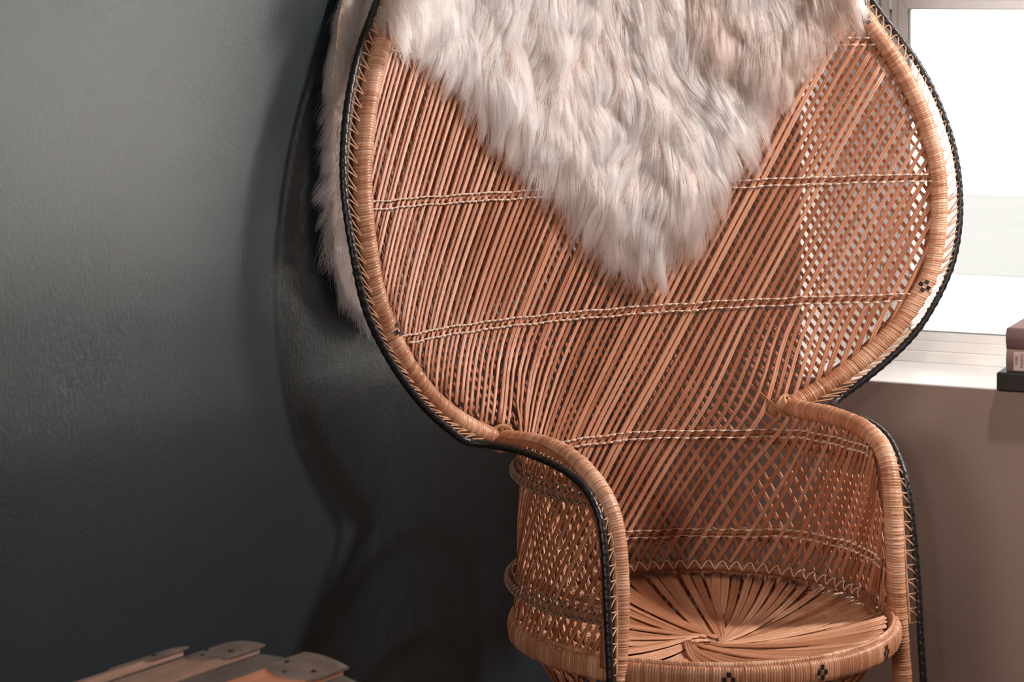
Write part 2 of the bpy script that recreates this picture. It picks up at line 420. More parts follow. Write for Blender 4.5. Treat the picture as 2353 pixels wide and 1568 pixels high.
CORD = [(0.4467, -0.1375, 0.8005), (0.465, -0.124, 0.7708), (0.4821, -0.1098, 0.7374), (0.4961, -0.0966, 0.7023), (0.5067, -0.0847, 0.6655), (0.5138, -0.0742, 0.6286), (0.5167, -0.0657, 0.5931), (0.5154, -0.0578, 0.5547), (0.5107, -0.0518, 0.5139), (0.5033, -0.0499, 0.4754), (0.4934, -0.0507, 0.4429), (0.4803, -0.0524, 0.4152), (0.4636, -0.055, 0.3873), (0.4432, -0.0591, 0.3587), (0.4178, -0.0671, 0.3299), (0.3874, -0.0791, 0.3013), (0.3532, -0.0908, 0.2749), (0.3156, -0.1006, 0.2504)]
CORD_TOP = [(0, -.262, 1.028), (.1, -.257, 1.024), (.2, -.240, 1.004), (.3, -.208, .958), (.385, -.172, .890)]
ACORD = [(.290, -.080, .2462), (0.2751, -0.0315, 0.2447), (0.2704, 0.0198, 0.2409), (0.2644, 0.0602, 0.2334), (0.2585, 0.0876, 0.2217), (0.2539, 0.1083, 0.2045), (0.2517, 0.124, 0.1818), (0.2519, 0.1343, 0.1475), (0.2534, 0.1424, 0.0906), (0.2546, 0.1488, 0.0274), (0.2549, 0.1522, -0.0169), (.262, .157, -.15), (.275, .165, -.30), (.290, .172, -.4255)]
def mirror(P): return [(-a, b, z) for a, b, z in P]

rim_half = spline(RIM_TOP + RIM, 8)                 # top centre down to the junction, right side
rim_path = np.vstack([(rim_half * [-1, 1, 1])[::-1][:-1], rim_half])
_rz = rim_half[::-1, 2]; _ra = rim_half[::-1, 0]; _rb = rim_half[::-1, 1]
def bb(z): return np.interp(z, [0, .1, .2, .4, .58, .81, 1], [-.255, -.25, -.245, -.235, -.24, -.27, -.285])
def rim_a(z): return float(np.interp(z, _rz, _ra))
def circ(z):
    z = min(max(z, .245), .93); a = np.interp(z, _rz, _ra); b_ = np.interp(z, _rz, _rb); b0 = bb(z); s = max(b_ - b0, .012)
    R = (a * a + s * s) / (2 * s); return R, b0 + R
RB = .245
def hood_b(a, z):
    R, c = circ(z); return c - math.sqrt(max(1e-6, R * R - min(abs(a), R * .995) ** 2))
def bas_r(z): return -float(bb(min(z, .2)))
def sstep(z, a, b_):
    t = min(1, max(0, (z - a) / (b_ - a))); return t * t * (3 - 2 * t)
def shell(a, z):
    """Depth of the woven shell at sideways position a and height z (back half)."""
    w = sstep(z, .17, .36)
    if w >= 1: return hood_b(a, z)
    r = bas_r(z); cy = -math.sqrt(max(r * r - a * a, (.02) ** 2))
    t = sstep(z, .19, .245); cy = cy * (1 - t) + min(cy, float(np.interp(max(z, .245), _rz, _rb))) * t
    return cy if w <= 0 else cy * (1 - w) + hood_b(a, z) * w
def normal(a, z):
    e = .004; d = (shell(a + e, z) - shell(a - e, z)) / (2 * e); n = np.array([-d, 1, 0]); return n / np.linalg.norm(n)
def S(phi, z, off=0.0):
    r = bas_r(z) - off
    return np.array([r * math.sin(phi), -r * math.cos(phi), z])
def SN(phi): return np.array([-math.sin(phi), math.cos(phi), 0])
_arm_phi = [math.degrees(math.atan2(a, -b)) for a, b, z in ARM[1:13]]
_arm_z = [z for a, b, z in ARM[1:13]]
def arm_z(phi): return float(np.interp(abs(math.degrees(phi)), _arm_phi, _arm_z))

MS = .60; PHX = math.radians(64)
def pt_a(a, z): return (np.array([a, shell(a, z), z]), normal(a, z))
def pt_p(ph, z): return (S(ph, z), SN(ph))
def strand_down(phi):
    """From angle phi at z=.245 down to the seat inside the basket: list of (point, normal, phi), upwards."""
    out = []; z = .245; dz = .0102
    while z > -.012:
        r = bas_r(z)
        if abs(phi) < PHX: out.append((*pt_a(r * math.sin(phi), z), phi))
        else: out.append((*pt_p(phi, z), phi))
        t = sstep(z, .10, .26) if abs(phi) < PHX else 0
        if abs(phi) < PHX:
            a = r * math.sin(phi) - MS * (math.cos(phi) * (1 - t) + t) * dz
            phi = math.asin(max(-.999, min(.999, a / bas_r(z - dz))))
        else: phi -= MS * dz / r
        z -= dz
    return out[::-1]
def hood_line(A):
    """Straight in front view from a=A at z=.245, cut by the rim."""
    out = []; z = .2455
    ms = MS - .22 * max(0, A - .10)
    while z < .993:
        a = A + ms * (z - .245) - .03 * (z - .245) ** 2
        if abs(a) < rim_a(z) - .002: out.append((*pt_a(a, z), 0))
        elif out: break
        z += .018
    return out
strands = []
A = -.95; i = 0
while A < .50:
    up = hood_line(A)
    if abs(A) < RB * math.sin(PHX):
        strands.append([q for q in strand_down(math.asin(A / RB)) if abs(q[2]) < math.radians(119.5)][:-1] + up)
    elif len(up) > 3: strands.append(up)
    A += .0128 * (1 + .10 * math.sin(i * 2.4)); i += 1
def runs(path):
    cur, best = [], []
    for q in path:
        if abs(q[2]) < math.radians(119.5) and q[0][2] < arm_z(q[2]) - .004: cur.append(q)
        else:
            if len(cur) > len(best): best = cur
            cur = []
    return cur if len(cur) > len(best) else best
for d0, d1, st in ((65.5, 188, 3.3), (-65.5, -121, -3.3)):
    d = d0
    while (d < d1) if st > 0 else (d > d1):
        r_ = runs(strand_down(math.radians(d)))
        if len(r_) > 4: strands.append(r_)
        d += st

def lay(path, off, sx):
    P = np.array([q[0] for q in path]); Nn = np.array([q[1] for q in path])
    for _ in range(3):
        P[1:-1] = .25 * P[:-2] + .5 * P[1:-1] + .25 * P[2:]; Nn[1:-1] = .25 * Nn[:-2] + .5 * Nn[1:-1] + .25 * Nn[2:]
    P = P + Nn * (off * (1 + .9 * np.exp(-((P[:, 2] - .29) / .06) ** 2)))[:, None]
    n = min(30, max(6, int(len(P) * .8))); idx = np.linspace(0, len(P) - 1, n)
    P = np.stack([np.interp(idx, np.arange(len(P)), P[:, k]) for k in range(3)], 1); Nn = np.stack([np.interp(idx, np.arange(len(Nn)), Nn[:, k]) for k in range(3)], 1)
    P[:, 0] *= sx; Nn[:, 0] *= sx
    return loc(P), np.stack([Nn[:, 0], -Nn[:, 1], Nn[:, 2]], 1)
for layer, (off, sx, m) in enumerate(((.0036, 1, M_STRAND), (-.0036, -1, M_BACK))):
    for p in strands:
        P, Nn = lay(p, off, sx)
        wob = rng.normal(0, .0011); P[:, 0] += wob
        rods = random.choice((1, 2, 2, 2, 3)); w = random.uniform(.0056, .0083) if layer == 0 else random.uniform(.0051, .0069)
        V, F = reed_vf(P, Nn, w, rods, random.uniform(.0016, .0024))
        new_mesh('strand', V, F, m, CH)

# hoops between the two layers and the pale binding over every strand, five rows
ROWS = [(.770, 4), (.566, 6), (.389, 6), (.202, 5), (.056, 5)]
def row_path(z, n=120):
    """Points and normals of one horizontal row from rim to rim."""
    if z > .245:
        lim = rim_a(z) - .004; us = np.linspace(-1, 1, n)
        return [pt_a(u * lim, z + .010 * u * u - .003) for u in us]
    out = []
    lim = max(p for p in range(70, 119) if arm_z(math.radians(p)) > z + .020 or p < 72)
    for ph in np.radians(np.linspace(-lim, lim, n)):
        zz = z + .010 * sstep(abs(ph), .7, 1.3)
        out.append(pt_a(bas_r(zz) * math.sin(ph), zz) if abs(ph) < PHX else pt_p(ph, zz))
    return out
for z, _ in ROWS:
    tube('hoop', loc([p for p, q in row_path(z)]), .0034, M_HOOP, CH, 8)
    rp = row_path(z, 420); RP = np.array([p for p, q in rp]); RN = np.array([q for p, q in rp])
    arc = np.r_[0, np.cumsum(np.linalg.norm(np.diff(RP, axis=0), axis=1))]
    for dz in (-.0052, .0052):
        f = np.zeros(len(RP))
        for p in strands:
            zs = [q[0][2] for q in p]; zz = z + dz
            if zs[0] < zz < zs[-1]:
                c_ = np.array([np.interp(zz, zs, [q[0][k] for q in p]) for k in (0, 1)])
                j = int(np.argmin(((RP[:, :2] - c_) ** 2).sum(1)))
                f = np.maximum(f, np.exp(-((arc - arc[j]) / .0040) ** 4))
        P = RP + RN * (.0028 + f * .0062)[:, None]
        P[:, 2] += dz + .0005 * np.sin(arc * 90) + .0004 * np.cos(arc * 47)
        tube('binding_row', loc(P), .0006 + .0010 * f, M_BIND, CH, 6)
# the dark hoops lashed on outside the basket, with crossed lashing
for z, lim in ((.197, 109), (.050, 117)):
    ph = np.radians(np.linspace(-lim, lim, 120))
    tube('outer_hoop', loc([S(p, z, -.0125) for p in ph]), .0056, M_HOOP, CH, 8)
    for s in (1, -1):
        ph = np.radians(np.linspace(-lim + .5, lim - .5, 1500)); an = np.radians(80) * np.sin(ph * 62.0) * s
        P = [S(p, z, -.0125 - .0066 * math.cos(q)) + [0, 0, .0068 * math.sin(q)] for p, q in zip(ph, an)]
        tube('lashing', loc(P), .0010, M_LASH, CH, 5)
    ph = np.radians(np.linspace(-lim, lim, 500)); q = np.abs(np.sin(ph * 31.0))
    tube('lashing', loc([S(p, z, -.0085) + [0, 0, .0075 + .0045 * k] for p, k in zip(ph, q)]), .0014, M_LASH, CH, 5)
    tube('lashing', loc([S(p, z, -.0105) + [0, 0, -.0085] for p in ph]), .0010, M_LASH, CH, 5)

# ---- the hood rim, its second cane behind, arms with front legs, black cord and scalloped lacing
hood_rim = wrapped_tube('hood_rim', loc(rim_path), .0140, .0128, .0036, M_WRAP, CH, 16, ref=(0, -1, 0))
tube('rim_core', loc(rim_path * [1.004, 1, 1] + [0, -.017, 0]), .0085, M_HOOP, CH, 10, ref=(0, -1, 0))
arms = []
for s in (-1, 1):
    P = spline(ARM, 8) * [s, 1, 1]
    arms.append(wrapped_tube('arm_rim', loc(P), .0128, .0132, .0036, M_WRAP, CH, 16, ref=(s, .2, .1)))
    P2 = P[8 * 1:8 * 12] * [1.03, 1, 1] + [s * .004, -.010, -.004]
    tube('arm_core', loc(P2), .0090, M_HOOP, CH, 10)
    # knot of strips where the arm cane meets the hood
    for q in range(5):
        c_ = np.array([s * .243, -.128, .2415]); t = np.linspace(0, 2 * np.pi, 28)
        ax = np.array([s * .35 + .05 * q * s, .8, -.3 + .22 * q]); ax /= np.linalg.norm(ax)
        u = np.cross(ax, [0, 0, 1.]); u /= np.linalg.norm(u); v = np.cross(ax, u)
        P = c_ + ax * (.004 * (q - 2)) + .0165 * (np.cos(t)[:, None] * u + np.sin(t)[:, None] * v)
        tube('knot_strip', loc(P[:-1]), .0022, M_LACE, CH, 6, closed=True)

def braided(name, P, r, mth, parent, period=.007):
    P = resample(P, step=period / 6); n = len(P); i = np.arange(n)
    T, A_, B_ = frames(P); nv = 10; th = np.linspace(0, 2 * np.pi, nv, endpoint=False)
    rr = r * (1 + .07 * np.cos(2 * th[None] + i[:, None] * 2 * np.pi / 12) + .025 * np.sin(i * 2 * np.pi / 6)[:, None])
    V = P[:, None] + rr[:, :, None] * (np.cos(th)[None, :, None] * A_[:, None] + np.sin(th)[None, :, None] * B_[:, None])
    F = [(a * nv + k, a * nv + (k + 1) % nv, (a + 1) * nv + (k + 1) % nv, (a + 1) * nv + k) for a in range(n - 1) for k in range(nv)]
    F += [tuple(range(nv))[::-1], tuple((n - 1) * nv + k for k in range(nv))]
    return new_mesh(name, V.reshape(-1, 3), F, mth, parent)
cord_half = spline(CORD_TOP + CORD + ACORD, 8)
cord_path = np.vstack([(cord_half * [-1, 1, 1])[::-1][:-1], cord_half])
braided('black_cord', loc(cord_path), .0052, M_CORD, CH)

def lacing(Pt, Pc, r_edge, loop):
    L_ = np.linalg.norm(np.diff(Pc, axis=0), axis=1).sum(); nl = int(L_ / loop)
    Pt = resample(Pt, n=nl * 14 + 1); Pc = resample(Pc, n=nl * 14 + 1)
    d_ = Pc - Pt; d_ /= np.linalg.norm(d_, axis=1)[:, None]
    E = Pt + d_ * r_edge + np.array([0, .004, 0]); C_ = Pc - d_ * .003 + np.array([0, .003, 0])
    n = len(E); u = np.arange(n) / 14.0; fr = u % 1.0
    w = .5 - .5 * np.cos(2 * np.pi * fr)
    al = np.clip(u - .09 * np.sin(2 * np.pi * fr), 0, nl) * 14
    ix = np.arange(n)
    E2 = np.stack([np.interp(al, ix, E[:, k]) for k in range(3)], 1); C2 = np.stack([np.interp(al, ix, C_[:, k]) for k in range(3)], 1)
    return E2 * (1 - w[:, None]) + C2 * w[:, None], E
for s in (-1, 1):
    rh = rim_half[8 * 2:] * [s, 1, 1]; chh = spline(CORD_TOP + CORD, 8)[8 * 2:] * [s, 1, 1]
    P, E = lacing(rh, chh, .0120, .0185)
    tube('scalloped_lacing', loc(P), .0011, M_LACE, CH, 6)
    tube('edge_strip', loc(E), .0016, M_LACE, CH, 6)
    ah = spline(ARM[2:13], 8) * [s, 1, 1]; ac = spline(ACORD[1:11], 8) * [s, 1, 1]
    P, E = lacing(ah, ac, .0125, .0185)
    tube('scalloped_lacing', loc(P), .0011, M_LACE, CH, 6)
    tube('edge_strip', loc(E), .0016, M_LACE, CH, 6)

# ---- seat: wrapped rim band, inner ring with zigzag lacing, pinwheel of reeds
t = np.linspace(0, 2 * np.pi, 200, endpoint=False)
P = np.stack([.2585 * np.sin(t), .2585 * np.cos(t), np.full(200, -.0150)], 1)
Pl = loc(P); RR = np.stack([np.sin(t), -np.cos(t), 0 * t], 1)
def band(name, R, zc, rx, rz, period):
    n = int(2 * math.pi * R / (period / 4)) // 4 * 4; tt = np.linspace(0, 2 * np.pi, n, endpoint=False)
    Pq = np.stack([R * np.sin(tt), -R * np.cos(tt), np.full(n, SEAT_Z + zc)], 1); rr = np.stack([np.sin(tt), -np.cos(tt), 0 * tt], 1)
    nw = n // 4; i = np.arange(n); w = i // 4; j = i % 4
    up_ = rng.normal(0, .0003, nw); tn = np.clip(.6 * rng.random(nw) + .6 * np.interp(np.arange(nw), np.arange(0, nw + 9, 9), rng.random(nw // 9 + 2)) - .25, 0, 1)
    dark = rng.random(nw) < .05; tn[dark] = -.3
    prof = np.array([-.0006, 0, .0002, 0]); nv = 16; th = np.linspace(0, 2 * np.pi, nv, endpoint=False)
    ct = np.sign(np.cos(th)) * np.abs(np.cos(th)) ** .7; st = np.sign(np.sin(th)) * np.abs(np.sin(th)) ** .7
    off = (prof[j] + up_[w])[:, None]
    V = Pq[:, None] + ((rx + off) * ct[None])[:, :, None] * rr[:, None] + ((rz + off) * st[None])[:, :, None] * np.array([0, 0, 1.])
    F = [(a * nv + k, a * nv + (k + 1) % nv, ((a + 1) % n) * nv + (k + 1) % nv, ((a + 1) % n) * nv + k) for a in range(n) for k in range(nv)]
    return new_mesh(name, V.reshape(-1, 3), F, M_WRAP, CH, tone=np.repeat(np.clip(tn[w] - .4 * (j == 0), -.5, 1), nv))
seat_rim = band('seat_rim', .2585, -.0150, .0085, .0148, .0036)
wrapped_tube('seat_rim_edge', loc(np.stack([.2565 * np.sin(t), .2565 * np.cos(t), np.full(200, .0005)], 1)), .0042, .0030, .0036, M_WRAP, CH, 8, closed=True, lift=.0002, groove=.0005)

ph = np.radians(np.linspace(-117, 117, 160)); rz_ = .010 - .016 * np.clip((np.abs(ph) - 1.7) / .35, 0, 1) ** 2
ring = np.stack([.2365 * np.sin(ph), -.2365 * np.cos(ph), rz_], 1)
tube('seat_ring', loc(ring), .0066, M_HOOP, CH, 10)
ph = np.radians(np.linspace(-106, 106, 42 * 16 + 1)); k = (np.arange(len(ph)) % 16) / 8.0; k = np.where(k < 1, k, 2 - k) * 2 - 1
ang = np.radians(38 + 62 * k)                      # lacing climbs over the ring towards the sitter
P = np.stack([(.2365 - .0076 * np.cos(ang)) * np.sin(ph), -(.2365 - .0076 * np.cos(ang)) * np.cos(ph), .010 + .0076 * np.sin(ang)], 1)
tube('zigzag_lacing', loc(P), .0011, M_BIND, CH, 5)

def seat_z(r): return -.034 * (1 - (r / .245) ** 2) - .006
HUB = np.array([-.018, .028])
NB = 10
for k in range(NB):
    th0 = 2 * math.pi * k / NB + .25 + .05 * math.sin(k * 2.3); nr = 9
    dr = np.array([math.sin(th0), math.cos(th0)]); sd_ = np.array([math.cos(th0), -math.sin(th0)])
    hub_p = HUB - sd_ * .016 - dr * .006
    for j in range(nr):
        u = (j - (nr - 1) / 2) / nr
        te = th0 + u * (2 * math.pi / NB) * 1.02 + random.uniform(-.012, .012)
        end = .247 * np.array([math.sin(te), math.cos(te)])
        st_ = hub_p + sd_ * (.024 * u) - dr * (.016 * u)
        mid = st_ * .5 + end * .5 - sd_ * .010
        tt = np.linspace(0, 1, 12)[:, None]
        q = st_ * (1 - tt) ** 2 + 2 * mid * tt * (1 - tt) + end * tt ** 2
        r_ = np.hypot(q[:, 0], q[:, 1])
        z = seat_z(r_) + (1 - tt[:, 0]) ** .8 * .0105 * (nr - j) / nr + .0011 * (j % 3) + .0012
        P = np.stack([q[:, 0], q[:, 1], z], 1)
        V, F = reed_vf(loc(P), np.array([0, 0, 1.]), random.uniform(.0100, .0122), random.choice((2, 2, 3)), random.uniform(.0012, .0020), taper=np.linspace(.50, 1.25, 12))
        new_mesh('seat_reed', V, F, M_SEAT, CH)
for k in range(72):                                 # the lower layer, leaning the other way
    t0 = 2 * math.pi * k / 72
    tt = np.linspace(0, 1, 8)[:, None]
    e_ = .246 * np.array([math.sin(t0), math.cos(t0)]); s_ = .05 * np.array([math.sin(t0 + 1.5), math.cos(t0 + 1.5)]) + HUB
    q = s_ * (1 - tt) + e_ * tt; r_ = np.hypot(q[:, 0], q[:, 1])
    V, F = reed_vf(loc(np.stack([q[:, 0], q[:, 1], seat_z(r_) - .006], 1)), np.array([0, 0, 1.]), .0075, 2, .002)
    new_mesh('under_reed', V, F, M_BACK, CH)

# ---- base under the seat: hourglass of crossed reeds, waist hoop and floor ring
def base_r(z): return .150 + .098 * abs((z + .215) / .195) ** 1.5
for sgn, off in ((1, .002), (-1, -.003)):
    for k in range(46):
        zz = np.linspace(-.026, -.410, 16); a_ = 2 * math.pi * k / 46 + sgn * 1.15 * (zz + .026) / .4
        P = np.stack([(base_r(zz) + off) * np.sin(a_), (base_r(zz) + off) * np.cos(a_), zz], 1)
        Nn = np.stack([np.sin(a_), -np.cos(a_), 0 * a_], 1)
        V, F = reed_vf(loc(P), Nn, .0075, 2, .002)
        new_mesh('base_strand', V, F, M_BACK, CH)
t = np.linspace(0, 2 * np.pi, 80, endpoint=False)
tube('base_hoop', loc(np.stack([.155 * np.sin(t), .155 * np.cos(t), np.full(80, -.215)], 1)), .006, M_HOOP, CH, 8, closed=True)
wrapped_tube('base_ring', loc(np.stack([.250 * np.sin(t), .250 * np.cos(t), np.full(80, -.4135)], 1)), .0115, .0115, .0046, M_WRAP, CH, 12, closed=True)

# ---- black woven crosses: four small blocks each, on the rim of the seat and of the hood
def block(parent, fn, s0, s1, t0, t1):
    n = 4; V = [fn(s0 + (s1 - s0) * i / n, t0 + (t1 - t0) * j / n) for i in range(n + 1) for j in range(n + 1)]
    F = [(i * (n + 1) + j, i * (n + 1) + j + 1, (i + 1) * (n + 1) + j + 1, (i + 1) * (n + 1) + j) for i in range(n) for j in range(n)]
    return new_mesh('inlay_block', V, F, M_INLAY, parent)
CELLS = ((0, 1), (0, -1), (1, 0), (-1, 0))
for deg in (-29.2, -1.8, 27.3):
    def fn(s, t_, c_=math.radians(deg)):
        return loc([(.2683 * math.sin(c_ + s / .2683), .2683 * math.cos(c_ + s / .2683), -.0150 + t_)])[0]
    for i, j in CELLS:
        block(seat_rim, fn, (i - .5) * .0056, (i + .5) * .0056, (j - .5) * .0066 - .0, (j + .5) * .0066)
rimL = loc(rim_path); rT, rA, rB = frames(rimL, (0, -1, 0))
for s in (-1, 1):
    for zc, face in ((.411, .62), (.812, .55)):
        cand = np.where(np.sign(rim_path[:, 0]) == s)[0]; ic = cand[np.argmin(np.abs(rim_path[cand, 2] - zc))]
        arc = np.r_[0, np.cumsum(np.linalg.norm(np.diff(rimL, axis=0), axis=1))]
        inward = np.array([-s, -1.1, 0]); A0 = rA[ic]; B0 = rB[ic]
        a0 = math.atan2(inward @ B0, inward @ A0)
        def fn(sv, tv):
            u = arc[ic] + sv; p = np.array([np.interp(u, arc, rimL[:, k]) for k in range(3)])
            A_ = np.array([np.interp(u, arc, rA[:, k]) for k in range(3)]); B_ = np.array([np.interp(u, arc, rB[:, k]) for k in range(3)])
            an = a0 + tv / .0145
            return p + .0152 * (math.cos(an) * A_ + math.sin(an) * B_) 
        for i, j in CELLS: block(hood_rim, fn, (i - .5) * .0066, (i + .5) * .0066, (j - .5) * .0062, (j + .5) * .0062)

# ------------------------------------------------------------------ sheepskin over the top of the hood
FUR = empty('sheepskin', (0.261, 3.3, SEAT_Z + .98), TH)
tag(FUR, 'fluffy cream and pinkish-brown sheepskin draped over the top of the rattan hood', 'sheepskin')
ZF = [(-.43, .835), (-.40, .826), (-.381, .802), (-.333, .775), (-.276, .737), (-.226, .681), (-.181, .637), (-.118, .591), (-.077, .557), (-.029, .497), (.009, .459), (.069, .442), (.104, .476), (.161, .526), (.194, .594), (.216, .620), (.271, .684), (.307, .730), (.342, .776), (.374, .812), (.40, .838), (.43, .85)]
ZB = [(-.43, .545), (-.39, .50), (-.30, .44), (-.15, .36), (0, .42), (.15, .60), (.25, .74), (.43, .86)]
def fur_b(a, z):
    zc = min(z, .86); R, c_ = circ(zc); a_ = max(-R * .98, min(R * .98, a)); base = c_ - math.sqrt(R * R - a_ * a_)
    return base if z < .86 else base + (np.interp(z, [.86, 1.0], [0, bb(1.0) - bb(.86)]))
def rim_top(a):
    h = rim_half[:8 * 12]; return float(np.interp(abs(a), h[:, 0], h[:, 2])), float(np.interp(abs(a), h[:, 0], h[:, 1]))
NA, NF, NR, NBk = 110, 70, 9, 40
TUFT = np.stack([np.random.default_rng(5).uniform(-.50, .50, 330), np.random.default_rng(6).uniform(.36, 1.08, 330)], 1)
def tuft(a, z):
    """Nearest lock of wool: its number, and how far the point lies inside it (0 at its edge)."""
    d_ = np.hypot((TUFT[:, 0] - a) * 1.35, TUFT[:, 1] - z - .012); i1, i2 = np.argpartition(d_, 1)[:2]
    if d_[i1] > d_[i2]: i1, i2 = i2, i1
    return i1, d_[i2] - d_[i1], d_[i1]
cols = []
for ia in range(NA + 1):
    a = -.425 + .81 * ia / NA
    zt, bt = rim_top(a); zt += .004
    zf = float(np.interp(a, [q[0] for q in ZF], [q[1] for q in ZF])); zf = min(zf, zt - .012)
    zb = float(np.interp(a, [q[0] for q in ZB], [q[1] for q in ZB])); zb = min(zb, zt - .02)
    path = []
    for j in range(NF):
        z = zf + (zt - zf) * j / NF
        edge = min(1, (z - zf) / .07, (.44 - abs(a)) / .05)
        off = .012 + .020 * max(0, edge)
        nz = noise.noise(Vector((a * 13, z * 5.5, 3.1))) * .018 + .007 * min(1, tuft(a, z)[1] / .030) - .0035
        k = min(1, max(0, (zt - z) / .10))
        b_ = max(fur_b(a, z) + off + nz * max(.2, edge), 0 if k > 5 else -9)
        b_ = b_ * k + (bt + .034 + nz * .4) * (1 - k)
        # keep clear of the rim cane
        path.append((a, b_, z))
    for j in range(NR):
        an = math.pi * j / NR
        path.append((a, bt + .034 * math.cos(an) - .006 * (1 - math.cos(an)) * .5, zt + .030 * math.sin(an)))
    for j in range(NBk + 1):
        s_ = j / NBk; z = zt - (zt - zb) * s_
        fl = sstep(zt - z, -.02, .06)
        a2 = a * (1 - fl) + fl * float(np.interp(a, [-.425, -.36, -.30, -.20, 0, .385], [-.490, -.476, -.452, -.36, -.06, .385]))
        b2 = min(fur_b(max(-.44, min(.44, a)), z) - .034, bt - .036) - .012 * fl
        if a < -.3: b2 = min(b2, -.128)
        b2 = max(b2, -.493 - .695 * a2)            # it hangs clear of the dark wall
        b2 += noise.noise(Vector((a * 11, z * 6, 11.0))) * .005
        path.append((a2, b2, z))
    cols.append(path)
cols = np.array(cols); nr_ = cols.shape[1]
V = loc(cols.reshape(-1, 3)) - np.array([0, 0, SEAT_Z + .98])
F = [(i * nr_ + j, (i + 1) * nr_ + j, (i + 1) * nr_ + j + 1, i * nr_ + j + 1) for i in range(NA) for j in range(nr_ - 1)]
M_HIDE, N, L, b = mat('hide', (.66, .54, .48), .9, .1)
n = tex(N, L, 60, 3); r = ramp(N, [(.3, (.58, .46, .40)), (.7, (.72, .60, .54))]); L.new(n.outputs['Fac'], r.inputs[0]); L.new(r.outputs[0], b.inputs['Base Color'])
new_mesh('hide', V, F, M_HIDE, FUR)

M_FUR = bpy.data.materials.new('fleece'); M_FUR.use_nodes = True; N = M_FUR.node_tree.nodes; L = M_FUR.node_tree.links; N.clear()
ho_ = N.new('ShaderNodeOutputMaterial'); b = N.new('ShaderNodeBsdfHairPrincipled'); L.new(b.outputs[0], ho_.inputs[0])
b.inputs['Roughness'].default_value = .45; b.inputs['Radial Roughness'].default_value = .6; b.inputs['IOR'].default_value = 1.45
at = N.new('ShaderNodeAttribute'); at.attribute_name = 'tone'
hi = N.new('ShaderNodeHairInfo')
ra = ramp(N, [(0, (.58, .34, .26)), (.3, (.74, .54, .46)), (.65, (.86, .725, .66)), (1, (.91, .80, .75))]); L.new(hi.outputs['Intercept'], ra.inputs[0])
rb = ramp(N, [(0, (.46, .30, .24)), (.45, (.60, .44, .375)), (.72, (.44, .28, .22)), (1, (.17, .09, .065))]); L.new(hi.outputs['Intercept'], rb.inputs[0])
mx = N.new('ShaderNodeMix'); mx.data_type = 'RGBA'
L.new(at.outputs['Fac'], mx.inputs['Factor']); L.new(ra.outputs[0], mx.inputs['A']); L.new(rb.outputs[0], mx.inputs['B'])
L.new(mx.outputs['Result'], b.inputs['Color'])

